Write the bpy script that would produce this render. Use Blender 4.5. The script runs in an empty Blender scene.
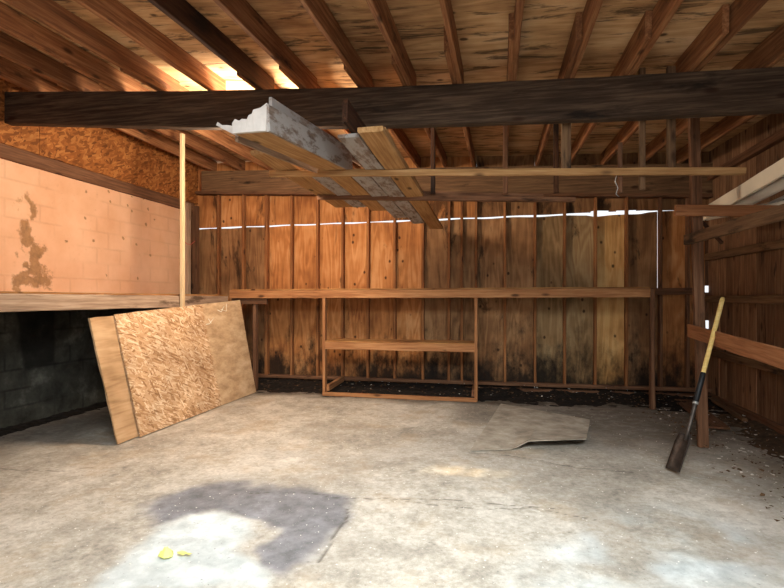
import bpy, math, random
import numpy as np
from mathutils import Vector, Matrix

random.seed(7)
rng = np.random.default_rng(7)
SC = bpy.context.scene
COL = SC.collection
PI = math.pi

# ------------------------------------------------------------------ camera, world, lights, exposure
CAM_H, YAW, F = 1.35, math.radians(12.2), 500.0
cam_d = bpy.data.cameras.new('camera'); cam = bpy.data.objects.new('camera', cam_d); COL.objects.link(cam)
cam.location = (0, 0, CAM_H); cam.rotation_euler = (PI / 2, 0, YAW)
cam_d.sensor_width = 36; cam_d.lens = F / 784 * 36; cam_d.shift_y = 5 / 784; cam_d.clip_start = 0.05
SC.camera = cam

W = bpy.data.worlds.new('world'); SC.world = W; W.use_nodes = True
bg = W.node_tree.nodes['Background']; bg.inputs['Color'].default_value = (0.93, 0.97, 1, 1); bg.inputs['Strength'].default_value = 1.1

def area(name, loc, look, sx, sy, power, color):
    d = bpy.data.lights.new(name, 'AREA'); d.shape = 'RECTANGLE'; d.size = sx; d.size_y = sy; d.energy = power; d.color = color
    o = bpy.data.objects.new(name, d); COL.objects.link(o); o.location = loc
    o.rotation_euler = (Vector(look) - Vector(loc)).to_track_quat('-Z', 'Y').to_euler()
    return o
# daylight through the open garage door; the overhead light is added, roof closed there
area('door_daylight', (0.1, -2.0, 1.75), (0.9, 6.0, 1.2), 3.0, 1.5, 48, (1.0, 0.97, 0.94))
area('added_overhead_light', (0.3, 0.6, 2.98), (-.9, 3.3, 0.0), 2.6, 1.2, 165, (0.86, 0.95, 1.0)).data.spread = math.radians(100)
sd = bpy.data.lights.new('sun', 'SUN'); sd.energy = 14.0; sd.angle = math.radians(1.6); sd.color = (1.0, 0.86, 0.6)
so = bpy.data.objects.new('sun', sd); COL.objects.link(so)
so.rotation_euler = Vector((-1.75, -3.45, -2.5)).to_track_quat('-Z', 'Y').to_euler()

SC.view_settings.view_transform = 'Standard'; SC.view_settings.look = 'None'
SC.view_settings.gamma = 1; SC.view_settings.use_curve_mapping = False
SC.view_settings.exposure = 0.12
SC.cycles.diffuse_bounces = 6

# ------------------------------------------------------------------ helpers
CA, SA = math.cos(YAW), math.sin(YAW)
def at(x, y, X=None, Y=None, Z=None):
    """a point of the photograph carried out to the plane X=, Y= or Z= of the room"""
    xc, zc = (x - 392) / F, -(y - 299) / F
    d = Vector((xc * CA - SA, xc * SA + CA, zc)); o = Vector((0, 0, CAM_H))
    if X is not None: t = X / d.x
    elif Y is not None: t = Y / d.y
    else: t = (Z - CAM_H) / d.z
    return o + d * t
def hexc(s):
    c = [int(s[i:i + 2], 16) / 255 for i in (0, 2, 4)]
    return tuple(((v / 12.92) if v <= .04045 else ((v + .055) / 1.055) ** 2.4) for v in c) + (1,)
def tag(o, label=None, cat=None, group=None, kind=None):
    if label: o['label'] = label
    if cat: o['category'] = cat
    if group: o['group'] = group
    if kind: o['kind'] = kind
    return o
def empty(name, loc=(0, 0, 0)):
    o = bpy.data.objects.new(name, None); COL.objects.link(o); o.location = loc; o.empty_display_size = .1
    return o
def wmat(o):
    m = o.matrix_basis.copy()
    return m if o.parent is None else wmat(o.parent) @ m
def mesh(name, verts, faces, mat, parent=None, M=None, smooth=False):
    me = bpy.data.meshes.new(name); me.from_pydata([tuple(v) for v in verts], [], faces); me.update()
    me.materials.append(mat)
    if smooth:
        for p in me.polygons: p.use_smooth = True
    o = bpy.data.objects.new(name, me); COL.objects.link(o)
    M = M or Matrix.Identity(4)
    if parent is not None: o.parent = parent; M = wmat(parent).inverted() @ M
    o.matrix_basis = M
    return o
def frame(a, b, up=(0, 0, 1)):
    x = (Vector(b) - Vector(a)).normalized(); u = Vector(up)
    if abs(x.dot(u)) > .95: u = Vector((0, 1, 0))
    y = u.cross(x).normalized(); z = x.cross(y)
    R = Matrix((x, y, z)).transposed().to_4x4()
    return Matrix.Translation(Vector(a)) @ R
def board_data(L, w, h, cut=(0, 0), jit=.0012, bow=0.0, twist=0.0):
    n = max(3, int(L / .22) + 1); c = min(.005, w * .12, h * .12)
    sec = [(-w/2 + c, -h/2), (w/2 - c, -h/2), (w/2, -h/2 + c), (w/2, h/2 - c), (w/2 - c, h/2), (-w/2 + c, h/2), (-w/2, h/2 - c), (-w/2, -h/2 + c)]
    V, Fc = [], []
    for i in range(n + 1):
        t = i / n; s = bow * math.sin(PI * t); tw = twist * (t - .5)
        for (y, z) in sec:
            e = (cut[0] * z if i == 0 else cut[1] * z if i == n else 0)
            yy = y * math.cos(tw) - z * math.sin(tw); zz = y * math.sin(tw) + z * math.cos(tw)
            V.append((L * t + e, yy + random.gauss(0, jit), zz + s + random.gauss(0, jit)))
    for i in range(n):
        for k in range(8):
            a, b2 = i * 8 + k, i * 8 + (k + 1) % 8
            Fc.append((a, b2, b2 + 8, a + 8))
    Fc.append(tuple(range(7, -1, -1))); Fc.append(tuple(n * 8 + k for k in range(8)))
    return V, Fc
def board(name, a, b, w, h, mat, parent=None, up=(0, 0, 1), **kw):
    """a plank from a to b (centres of its ends); w is its sideways size, h its size along up"""
    V, Fc = board_data((Vector(b) - Vector(a)).length, w, h, **kw)
    return mesh(name, V, Fc, mat, parent, frame(a, b, up))
def tube(name, pts, r, mat, parent=None, n=10, smooth=True):
    pts = [Vector(p) for p in pts]; rs = r if isinstance(r, (list, tuple)) else [r] * len(pts)
    V, Fc = [], []
    for i, p in enumerate(pts):
        d = (pts[min(i + 1, len(pts) - 1)] - pts[max(i - 1, 0)]).normalized()
        u = Vector((0, 0, 1)) if abs(d.z) < .9 else Vector((1, 0, 0))
        s = d.cross(u).normalized(); t = d.cross(s)
        for k in range(n):
            q = 2 * PI * k / n; V.append(p + (s * math.cos(q) + t * math.sin(q)) * rs[i])
    for i in range(len(pts) - 1):
        for k in range(n):
            a, b2 = i * n + k, i * n + (k + 1) % n; Fc.append((a, a + n, b2 + n, b2))
    Fc.append(tuple(range(n))); Fc.append(tuple((len(pts) - 1) * n + k for k in reversed(range(n))))
    return mesh(name, V, Fc, mat, parent, None, smooth)
def vnoise(x, y, s, seed=0):
    r = np.random.default_rng(seed); T = r.random((128, 128)); x, y = x * s + 1000, y * s + 1000
    xi, yi = np.floor(x).astype(int), np.floor(y).astype(int); u, v = x - xi, y - yi; u = u*u*(3-2*u); v = v*v*(3-2*v)
    g = lambda i, j: T[i % 128, j % 128]
    return (g(xi, yi)*(1-u)+g(xi+1, yi)*u)*(1-v) + (g(xi, yi+1)*(1-u)+g(xi+1, yi+1)*u)*v
def fbm(x, y, s, seed=0, o=4):
    return sum(vnoise(x, y, s * 2**k, seed + k) / 2**(k+1) for k in range(o)) / (1 - .5**o)
def seg_dist(x, y, pl):
    d = np.full(x.shape, 1e9)
    for (ax, ay), (bx, by) in zip(pl[:-1], pl[1:]):
        L = (bx-ax)**2 + (by-ay)**2 + 1e-12; t = np.clip(((x-ax)*(bx-ax)+(y-ay)*(by-ay))/L, 0, 1)
        d = np.minimum(d, np.hypot(x-ax-t*(bx-ax), y-ay-t*(by-ay)))
    return d
def poly_sd(x, y, pl):
    d = seg_dist(x, y, list(pl) + [pl[0]]); ins = np.zeros(x.shape, bool); n = len(pl)
    for i in range(n):
        (ax, ay), (bx, by) = pl[i], pl[(i+1) % n]
        if ay == by: continue
        ins ^= ((ay > y) != (by > y)) & (x < (bx-ax)*(y-ay)/(by-ay)+ax)
    return np.where(ins, -d, d)
def sstep(a, b, v):
    t = np.clip((v - a) / (b - a), 0, 1); return t*t*(3-2*t)
def grid(name, us, vs, pos, mat, attr=None, parent=None, smooth=True):
    U, Vv = np.meshgrid(us, vs); P = pos(U, Vv).reshape(-1, 3); nx, ny = len(us), len(vs)
    idx = np.arange(nx * ny).reshape(ny, nx)
    q = np.stack([idx[:-1, :-1], idx[:-1, 1:], idx[1:, 1:], idx[1:, :-1]], -1).reshape(-1, 4)
    me = bpy.data.meshes.new(name); me.vertices.add(len(P)); me.vertices.foreach_set('co', P.astype(np.float32).ravel())
    me.loops.add(q.size); me.loops.foreach_set('vertex_index', q.ravel().astype(np.int32))
    me.polygons.add(len(q)); me.polygons.foreach_set('loop_start', np.arange(0, q.size, 4, dtype=np.int32))
    me.update(calc_edges=True); me.validate()
    if smooth: me.polygons.foreach_set('use_smooth', np.ones(len(q), bool))
    if attr is not None:
        A = me.color_attributes.new('mask', 'FLOAT_COLOR', 'POINT')
        a = np.ones((len(P), 4), np.float32); m = attr(U, Vv); 
        for k, c in enumerate(m): a[:, k] = np.clip(c, 0, 1).ravel()
        A.data.foreach_set('color', a.ravel())
        if len(m) > 3:
            B = me.color_attributes.new('dirt', 'FLOAT_COLOR', 'POINT'); b = np.ones((len(P), 4), np.float32); b[:, :3] = np.clip(m[3], 0, 1).reshape(-1, 1); B.data.foreach_set('color', b.ravel()); a[:, 3] = 1; A.data.foreach_set('color', a.ravel())
    me.materials.append(mat); o = bpy.data.objects.new(name, me); COL.objects.link(o)
    if parent is not None: o.parent = parent; o.matrix_basis = wmat(parent).inverted()
    return o

# ------------------------------------------------------------------ materials
class NT:
    def __init__(s, name, rough=.85):
        s.m = bpy.data.materials.new(name); s.m.use_nodes = True; s.t = s.m.node_tree; s.b = s.t.nodes['Principled BSDF']
        s.b.inputs['Roughness'].default_value = rough
        s.b.inputs['Specular IOR Level'].default_value = .25
    def n(s, typ, ins=None, **kw):
        nd = s.t.nodes.new('ShaderNode' + typ)
        for k, v in kw.items(): setattr(nd, k, v)
        for k, v in (ins or {}).items():
            if isinstance(v, bpy.types.NodeSocket): s.t.links.new(v, nd.inputs[k])
            else: nd.inputs[k].default_value = v
        return nd
    def math(s, op, a, b=0.0, clamp=False):
        return s.n('Math', {0: a, 1: b}, operation=op, use_clamp=clamp).outputs[0]
    def map(s, v, lo, hi, a=0.0, b=1.0):
        return s.n('MapRange', {0: v, 1: lo, 2: hi, 3: a, 4: b}, interpolation_type='SMOOTHSTEP').outputs[0]
    def noise(s, vec, scale, detail=4, rough=.55, dist=0.0):
        return s.n('TexNoise', {'Vector': vec, 'Scale': scale, 'Detail': detail, 'Roughness': rough, 'Distortion': dist}).outputs[0]
    def scale(s, vec, v):
        return s.n('VectorMath', {0: vec, 1: v}, operation='MULTIPLY').outputs[0]
    def mix(s, f, a, b, mode='MIX'):
        nd = s.t.nodes.new('ShaderNodeMix'); nd.data_type = 'RGBA'; nd.blend_type = mode
        for k, v in ((0, f), (6, a), (7, b)):
            if isinstance(v, bpy.types.NodeSocket): s.t.links.new(v, nd.inputs[k])
            else: nd.inputs[k].default_value = v
        return nd.outputs[2]
    def ramp(s, f, stops):
        nd = s.n('ValToRGB', {0: f}); e = nd.color_ramp.elements
        while len(e) < len(stops): e.new(.5)
        for k, (p, c) in enumerate(stops): e[k].position = p; e[k].color = c if len(c) == 4 else tuple(c) + (1,)
        return nd.outputs[0]
    def coords(s, shift=True):
        v = s.n('TexCoord').outputs['Object']
        if shift:
            r = s.n('ObjectInfo').outputs['Random']
            v = s.n('VectorMath', {0: v, 1: s.n('CombineXYZ', {0: s.math('MULTIPLY', r, 37.0), 1: s.math('MULTIPLY', r, 61.0), 2: s.math('MULTIPLY', r, 23.0)}).outputs[0]}, operation='ADD').outputs[0]
            s.rand = r
        return v
    def done(s, col, bump=None, strength=.3, dist=.004):
        s.t.links.new(col, s.b.inputs['Base Color'])
        if bump is not None:
            bn = s.n('Bump', {'Height': bump, 'Strength': strength, 'Distance': dist}); s.t.links.new(bn.outputs[0], s.b.inputs['Normal'])
        return s.m

def wood(name, dark, mid, light, knots=True, stain=0.0, stain_col='1a120c', vary=.35, paint=None):
    """sawn lumber with the grain along the local X axis"""
    s = NT(name); v = s.coords()
    g = s.noise(s.scale(v, (1.3, 26, 26)), 1.6, 5, .6, .3)
    f = s.noise(s.scale(v, (3, 90, 90)), 2.0, 3, .6)
    big = s.noise(s.scale(v, (.9, 4, 4)), 1.2, 3)
    t = s.math('ADD', s.math('MULTIPLY', g, .65), s.math('ADD', s.math('MULTIPLY', f, .2), s.math('MULTIPLY', big, .25)))
    c = s.ramp(t, [(.36, hexc(dark)), (.54, hexc(mid)), (.74, hexc(light))])
    if knots:
        vo = s.n('TexVoronoi', {'Vector': s.scale(v, (2.2, 5.5, 5.5)), 'Scale': 1.0, 'Randomness': 1.0})
        k = s.map(vo.outputs['Distance'], .05, .17, 1, 0)
        c = s.mix(s.math('MULTIPLY', k, .8), c, hexc('2e180c'))
    if stain:
        m = s.map(s.noise(s.scale(v, (1.4, 5, 5)), 1.1, 5, .65), .62 - stain, .74 - stain * .6)
        c = s.mix(s.math('MULTIPLY', m, .85), c, hexc(stain_col))
    if paint:
        m = s.map(s.noise(s.scale(v, (3.0, 9, 9)), 1.6, 6, .7), .40, .54)
        c = s.mix(m, c, hexc(paint))
    br = s.n('HueSaturation', {'Color': c, 'Value': s.math('ADD', 1 - vary / 2, s.math('MULTIPLY', s.rand, vary))}).outputs[0]
    return s.done(br, t, .35, .004)

def plywood(name, dark, mid, light, across='X', mold_shade=None, knots=True, streak=0.0, vary=.25, rings=40.0):
    """rotary-cut plywood; rings run along Z ('X' across) or along X ('Y' across)"""
    s = NT(name); v = s.coords()
    sc = {'X': (5.0, 5.0, .75), 'Y': (.8, 5.0, 5.0)}[across]; fs = {'X': (70, 70, 4), 'Y': (4, 70, 70)}[across]
    h = s.noise(s.scale(v, sc), 1.0, 2, .5, .5)
    ring = s.math('SINE', s.math('MULTIPLY', h, rings))
    fine = s.noise(s.scale(v, fs), 1.0, 3)
    big = s.noise(s.scale(v, (1.2, 1.2, 1.2)), 1.3, 4)
    t = s.math('ADD', s.math('MULTIPLY', ring, .06), s.math('ADD', s.math('MULTIPLY', fine, .24), s.math('MULTIPLY', big, .7)))
    c = s.ramp(t, [(.28, hexc(dark)), (.48, hexc(mid)), (.68, hexc(light))])
    if knots:
        vo = s.n('TexVoronoi', {'Vector': s.scale(v, {'X': (5.5, 5.5, 4.2), 'Y': (3.0, 4.2, 4.2)}[across]), 'Scale': 1.0, 'Randomness': 1.0})
        k = s.map(s.math('ADD', vo.outputs['Distance'], s.math('MULTIPLY', s.noise(v, 30, 2), .06)), .09, .17, 1, 0)
        c = s.mix(s.math('MULTIPLY', k, .85), c, hexc('2a150a'))
    if streak:
        m = s.map(s.noise(s.scale(v, {'X': (3, 3, .8), 'Y': (1.6, 8, 8)}[across]), 1.0, 6, .7, .6), .66 - streak, .76 - streak)
        c = s.mix(s.math('MULTIPLY', m, .75), c, hexc('20130b'))
    if mold_shade:  # mold at the foot; its reach upward paints in shade under the bench
        z = s.n('SeparateXYZ', {0: s.n('TexCoord').outputs['Object']}).outputs[2]
        e = s.math('ADD', z, s.math('MULTIPLY', s.noise(s.scale(v, (4, 4, 2.2)), 1.0, 6, .7), -mold_shade * 1.9))
        m = s.map(e, -mold_shade * .95, -mold_shade * .25, 1, 0)
        c = s.mix(s.math('MULTIPLY', m, .95), c, hexc('120d09'))
    br = s.n('HueSaturation', {'Color': c, 'Value': s.math('ADD', 1 - vary / 2, s.math('MULTIPLY', s.rand, vary))}).outputs[0]
    return s.done(br, t, .2, .002)

def osb(name, cols, smooth_from=None, smooth_cols=None, k=1.0, wall=False):
    s = NT(name); v = s.coords(False); c = None; hgt = None
    nz = s.n('TexNoise', {'Vector': v, 'Scale': 9.0, 'Detail': 2.0}).outputs[1]
    for i, (rot, sc, ph) in enumerate(((.5, 40, 0), (1.9, 34, 3), (2.7, 44, 7))):
        m = s.n('Mapping', {'Vector': v, 'Location': (ph, ph, ph), 'Rotation': (rot, 0, 0) if wall else (0, rot, 0)})
        w = s.n('VectorMath', {0: s.scale(m.outputs[0], (1, .3, 1) if wall else (.22, 1, 1)), 1: s.scale(nz, (.02, .02, .02))}, operation='ADD').outputs[0]
        vo = s.n('TexVoronoi', {'Vector': w, 'Scale': float(sc * 1.4 * k)})
        g = s.n('SeparateColor', {0: vo.outputs['Color']}).outputs
        rc = s.ramp(g[0], [(0, hexc(cols[0])), (.35, hexc(cols[1])), (.7, hexc(cols[2])), (1, hexc(cols[3]))])
        sel = s.map(g[1], .45, .5)
        c = rc if c is None else s.mix(sel, c, rc); hgt = g[0] if hgt is None else s.math('ADD', hgt, s.math('MULTIPLY', g[1], .5))
    big = s.noise(v, 2.2, 4)
    c = s.mix(1.0, c, s.ramp(big, [(.3, (.72, .68, .64)), (.7, (1.08, 1.05, 1.0))]), 'MULTIPLY')
    if smooth_from is not None:
        x = s.n('SeparateXYZ', {0: v}).outputs[0]
        m = s.map(s.math('ADD', x, s.math('MULTIPLY', s.noise(v, 6, 4), .12)), smooth_from, smooth_from + .07)
        t = s.noise(s.scale(v, (2, 5, 5)), 2.0, 6, .65)
        c = s.mix(s.math('MULTIPLY', m, .9), c, s.ramp(t, [(.3, hexc(smooth_cols[0])), (.5, hexc(smooth_cols[1])), (.7, hexc(smooth_cols[2]))]))
    return s.done(c, hgt, .35, .003)

M = {}
M['rafter'] = wood('rafter_wood', '553320', '855736', 'ad7f56', stain=.06, vary=.4)
M['dark_rafter'] = wood('dark_rafter_wood', '26170f', '442a1b', '624229', stain=.12, vary=.3)
M['beam'] = wood('beam_wood', '261b12', '453528', '6e5a47', stain=.1, stain_col='140d08', vary=.0)
M['stud'] = wood('stud_wood', '5e3820', '8a5833', 'ad7b4e', stain=.04, vary=.35)
M['tan'] = wood('tan_lumber', '7d5733', 'a67c4e', 'c29a6a', vary=.2)
M['orange'] = wood('orange_lumber', '6e4326', '9a6540', 'b78258', vary=.15)
M['bench'] = wood('bench_lumber', '714629', '9c6b44', 'bd8c5e', stain=.04, vary=.15)
M['grey_bench'] = wood('grey_lumber', '7a6350', 'a58a72', 'c9b097', stain=.06, stain_col='4a3524', vary=.15)
M['brown'] = wood('brown_lumber', '452c1c', '684731', '876349', stain=.04, vary=.25)
M['header'] = wood('header_wood', '46321f', '6c5038', '8a6c4c', stain=.05, vary=.15)
M['pale'] = wood('pale_lumber', 'b3966c', 'd0b48a', 'e2cba4', vary=.05)
M['white'] = wood('worn_white_paint_wood', '5e4c40', '7d6a5c', '9a8677', paint='a39b94', vary=.1)
M['wallboard'] = wood('barn_board', '4e3524', '7c5a40', '9d7c5c', stain=.04, vary=.45)
M['ply_orange'] = plywood('wall_plywood_orange', '84502a', 'b47845', 'd09a66', 'X', mold_shade=1.35, streak=.10)
M['ply_brown'] = plywood('wall_plywood_brown', '5c3c22', '8a6340', 'ab8158', 'X', mold_shade=1.5, streak=.13)
M['ply_yellow'] = plywood('wall_plywood_yellow', '6a5030', '967650', 'b4976c', 'X', mold_shade=1.5, streak=.08)
M['ply_pale'] = plywood('wall_plywood_pale', '94693a', 'c4945a', 'dab47a', 'X', mold_shade=1.1, streak=.0)
M['deck'] = plywood('roof_plywood', '8a6240', 'c09668', 'deba90', 'Y', streak=.13, vary=0, rings=26)
M['bench_ply'] = plywood('bench_plywood', '6b4526', '95683c', 'ae8350', 'Y', vary=0)
M['sheet_tan'] = plywood('tan_sheet', '8f6e4b', 'b5916a', 'cbaa83', 'Y', vary=0, knots=False)
M['dust_sheet'] = None
M['osb_wall'] = osb('band_board', ['714320', '8f572a', 'a76a36', 'bb8048'], k=.7, wall=True)
M['osb_sheet'] = osb('strand_board', ['96704c', 'bf9870', 'd0ae8a', 'e6cfb0'], 1.5, ['9a7b5a', 'c2a27c', 'd8bc98'])

def concrete():
    s = NT('concrete', .8); v = s.coords(False)
    a = s.n('Attribute', attribute_name='mask'); ch = s.n('SeparateColor', {0: a.outputs['Color']}).outputs
    grit = s.noise(v, 26, 6, .75); n1 = s.noise(v, .9, 6, .62, .3); n2 = s.noise(v, 7, 6, .7); n3 = s.noise(v, 60, 4, .7)
    t = s.math('ADD', s.math('MULTIPLY', n1, .4), s.math('ADD', s.math('MULTIPLY', n2, .3), s.math('ADD', s.math('MULTIPLY', grit, .3), s.math('MULTIPLY', n3, .1))))
    c = s.ramp(t, [(.42, hexc('7f786d')), (.53, hexc('aea596')), (.64, hexc('d2cabd'))])
    c = s.mix(s.math('MULTIPLY', s.map(s.noise(v, 1.7, 5, .65), .5, .66), .35), c, hexc('ab9270'))
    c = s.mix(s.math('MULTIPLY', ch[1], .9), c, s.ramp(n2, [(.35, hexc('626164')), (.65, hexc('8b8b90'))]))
    c = s.mix(s.math('MULTIPLY', ch[0], .9), c, s.ramp(n2, [(.35, hexc('b0b5b2')), (.65, hexc('dde2df'))]))
    spk = s.map(s.noise(v, 130, 2, .5), .68, .75); c = s.mix(s.math('MULTIPLY', spk, .5), c, hexc('e8e6e0'))
    pit = s.map(s.noise(v, 45, 3, .6), .27, .34, 1, 0); c = s.mix(s.math('MULTIPLY', pit, .5), c, hexc('58524a'))
    c = s.mix(s.math('MULTIPLY', s.n('Attribute', attribute_name='dirt').outputs['Fac'], s.map(n2, .3, .6, .45, 1.0)), c, s.ramp(n2, [(.35, hexc('30271f')), (.65, hexc('5e5143'))]))  # earth, plus painted shade under the left bench
    c = s.mix(s.math('MULTIPLY', ch[2], .7), c, hexc('4a4239'))
    return s.done(c, s.math('ADD', s.math('MULTIPLY', n2, .6), s.math('ADD', s.math('MULTIPLY', grit, .5), s.math('MULTIPLY', n3, .3))), .5, .014)
M['concrete'] = concrete()
def dusty():
    s = NT('dusty_hardboard', .85); v = s.coords(False)
    t = s.noise(v, 5, 6, .68)
    c = s.ramp(t, [(.3, hexc('83796b')), (.5, hexc('a69b8a')), (.68, hexc('bfb5a5'))])
    return s.done(c, t, .2, .004)
M['dust_sheet'] = dusty()
def block_wall():
    s = NT('painted_block', .8); v = s.coords(False)
    a = s.n('Attribute', attribute_name='mask'); ch = s.n('SeparateColor', {0: a.outputs['Color']}).outputs
    n1 = s.noise(v, 1.4, 5, .6); n2 = s.noise(v, 14, 6, .7)
    up = s.ramp(n1, [(.3, hexc('d8a47e')), (.7, hexc('ebbf9c'))])
    up = s.mix(s.math('MULTIPLY', s.map(n2, .6, .72), .35), up, hexc('b98a62'))
    up = s.mix(s.math('MULTIPLY', ch[2], .14), up, hexc('8f6647'))                       # mortar joints
    up = s.mix(s.math('MULTIPLY', s.map(s.math('ADD', s.math('MULTIPLY', ch[0], .75), s.math('ADD', s.math('MULTIPLY', n2, .5), s.math('MULTIPLY', s.noise(v, 45, 4, .7), .5))), .76, 1.02), .8), up, s.ramp(n2, [(.35, hexc('6b4c28')), (.65, hexc('a0774a'))]))
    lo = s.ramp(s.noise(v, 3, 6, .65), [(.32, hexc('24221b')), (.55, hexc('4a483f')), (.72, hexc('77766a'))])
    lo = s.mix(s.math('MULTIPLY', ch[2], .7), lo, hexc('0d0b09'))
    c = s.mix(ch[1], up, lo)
    return s.done(c, s.math('ADD', s.math('MULTIPLY', n2, .4), s.math('MULTIPLY', ch[2], -1.5)), .35, .01)
M['block'] = block_wall()
def simple(name, col, rough=.7, metal=0, nscale=8, var=.25):
    s = NT(name, rough); s.b.inputs['Metallic'].default_value = metal; v = s.coords(False)
    t = s.noise(v, nscale, 5, .65); c = hexc(col)
    return s.done(s.ramp(t, [(.3, tuple(x * (1 - var) for x in c[:3])), (.7, tuple(min(1, x * (1 + var)) for x in c[:3]))]), t, .15, .003)
M['soil'] = simple('black_soil', '1d1610', .95, 0, 22, .7)
M['soil_brown'] = simple('brown_soil', '4a3a2a', .95, 0, 16, .5)
M['white_metal'] = simple('white_enamel', 'efe4cd', .5, 0, 3, .08)
M['white_plastic'] = simple('white_plastic', 'e6e0d2', .4, 0, 3, .05)
M['grey_metal'] = simple('grey_perforated_metal', 'b9bab8', .45, .3, 6, .1)
M['foam'] = simple('torn_white_foam', 'cfc5bb', .9, 0, 20, .08)
M['handle'] = wood('yellow_handle_wood', 'b09050', 'd0b06a', 'e0c88a', knots=False, vary=0)
M['black'] = simple('black_rubber', '17181a', .5)
M['steel'] = simple('worn_steel', '4c443e', .45, .55, 18, .5)
M['dark'] = simple('dark_gap', '0f0b08', .9)
M['yellow'] = simple('yellow_leaf', 'dcdc7c', .7)
M['red'] = simple('red_wire', 'b0382c', .5)
M['chalk'] = simple('chalk', 'efe6d4', .9)
M['chip'] = simple('paint_chip', 'd9d4c8', .8)
M['leaf'] = simple('dry_leaf', '5a432c', .9, 0, 5, .5)
M['zinc'] = simple('zinc_conduit', 'a9a9a4', .4, .6)

# ------------------------------------------------------------------ room measures
XL, XR, YB, YF = -5.0, 2.75, 7.5, -2.6           # inner faces of the walls
BY = 4.15                                         # the beam's front face
bx = np.array([-5.6, -5.0, -2.91, -.89, .82, 2.16, 3.0]); btop = np.array([2.19, 2.12, 1.945, 1.805, 1.73, 1.685, 1.66]) + CAM_H
bbot = np.array([1.87, 1.80, 1.605, 1.472, 1.402, 1.37, 1.35]) + CAM_H
def ztop(X): return float(np.interp(X, bx, btop))
def zback(X): return CAM_H + 1.91 - .04 * X       # underside of the rafters at the back wall
def zroof(X, Y):
    a = np.interp(X, bx, btop); b = CAM_H + 1.91 - .04 * X
    return a + (b - a) * (Y - BY) / (YB - BY)
RH = .185

# ------------------------------------------------------------------ the setting
def unp(pl): return [tuple(at(x, y, Z=0)[:2]) for x, y in pl]
pale = unp([(100, 588), (128, 556), (150, 530), (180, 514), (215, 509), (243, 512), (252, 520), (240, 545), (250, 566), (262, 588)])
pale_r = unp([(520, 588), (585, 530), (630, 508), (690, 508), (750, 530), (784, 560), (784, 588)])
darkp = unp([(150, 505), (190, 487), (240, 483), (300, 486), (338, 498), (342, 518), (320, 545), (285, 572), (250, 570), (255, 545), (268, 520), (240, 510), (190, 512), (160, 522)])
tanp = unp([(236, 515), (264, 517), (268, 530), (252, 560), (240, 555)])
cracks = [unp(p) for p in ([(230, 494), (275, 491), (320, 493), (338, 497), (430, 498), (560, 507)], [(349, 506), (345, 520), (334, 532), (328, 548), (318, 560)],
                           [(467, 451), (515, 455), (545, 460), (575, 466), (632, 471)], [(0, 468), (60, 470), (95, 466)], [(405, 500), (470, 508), (530, 506), (600, 520)])]
def floor_attr(U, V):
    wx, wy = U + (fbm(U, V, 4, 5) - .5) * .22, V + (fbm(U, V, 4, 9) - .5) * .22
    p = 1 - sstep(-.06, .07, poly_sd(wx, wy, pale)); p2 = 1 - sstep(-.25, .2, poly_sd(wx, wy, pale_r))
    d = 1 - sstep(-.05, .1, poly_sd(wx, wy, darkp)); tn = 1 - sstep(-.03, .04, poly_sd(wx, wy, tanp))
    p = np.maximum(p, p2 * 1.0 * sstep(.25, .6, fbm(U, V, 3, 21)))
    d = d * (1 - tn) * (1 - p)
    d2 = (1 - sstep(.2, .7, np.hypot((U + 1.3) * .8, V - 1.9))) * .3
    ck = np.zeros(U.shape)
    for i, c in enumerate(cracks):
        w = .005 if i in (1, 2) else .0035
        ck = np.maximum(ck, 1 - sstep(w * .5, w * 2.0, seg_dist(U + (fbm(U, V, 9, 31) - .5) * .06, V + (fbm(U, V, 9, 37) - .5) * .06, c)))
    # earth swept in along the right wall and the back
    e = sstep(1.7, 2.6, U + (fbm(U, V, 2.5, 41) - .5) * 1.4 - np.maximum(0, 4.6 - V) * .35) * .75
    e = np.maximum(e, sstep(6.35, 6.75, V + (fbm(U, V, 3, 47) - .5) * .45)) * sstep(.15, .5, fbm(U, V, 6, 53) + .2)
    e = np.maximum(e, sstep(3.7, 4.6, -U + (fbm(U, V, 3, 57) - .5) * .7) * .8)  # left: earth tone under the bench, also painting its shadow darker
    e = np.maximum(e, .85 * (1 - sstep(.5, 2.0, np.hypot((U - 1.6) * .75, V - 5.9) + (fbm(U, V, 3, 59) - .5) * .9)))
    e = np.maximum(e, .5 * sstep(1.3, 2.3, U - np.maximum(0, 3.9 - V) * .5 + (fbm(U, V, 2.5, 63) - .5) * .8))
    e = np.maximum(e, .22 * sstep(.5, .62, fbm(U, V, 1.6, 65)))
    return [p + d2 * 0, d, ck, e]
def floor_pos(U, V):
    z = (fbm(U, V, 1.2, 3) - .5) * .012 + (fbm(U, V, 9, 13) - .5) * .006 - .008
    for i in (1, 2): z = z - .006 * (1 - sstep(.002, .014, seg_dist(U, V, cracks[i])))
    return np.stack([U, V, z], -1)
ys = np.concatenate([np.linspace(YF, 1.4, 40), np.linspace(1.42, YB, 400)])
fl = grid('floor', np.linspace(XL, XR, 470), ys, floor_pos, M['concrete'], floor_attr); tag(fl, 'cracked stained concrete floor of the shed', None, None, 'structure')
base = board('floor_slab', (XL - .3, (YB + YF) / 2, -.1), (XR + .3, (YB + YF) / 2, -.1), YB - YF + .6, .12, M['soil_brown'], jit=0); tag(base, 'earth under the concrete floor', None, None, 'structure')

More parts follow.
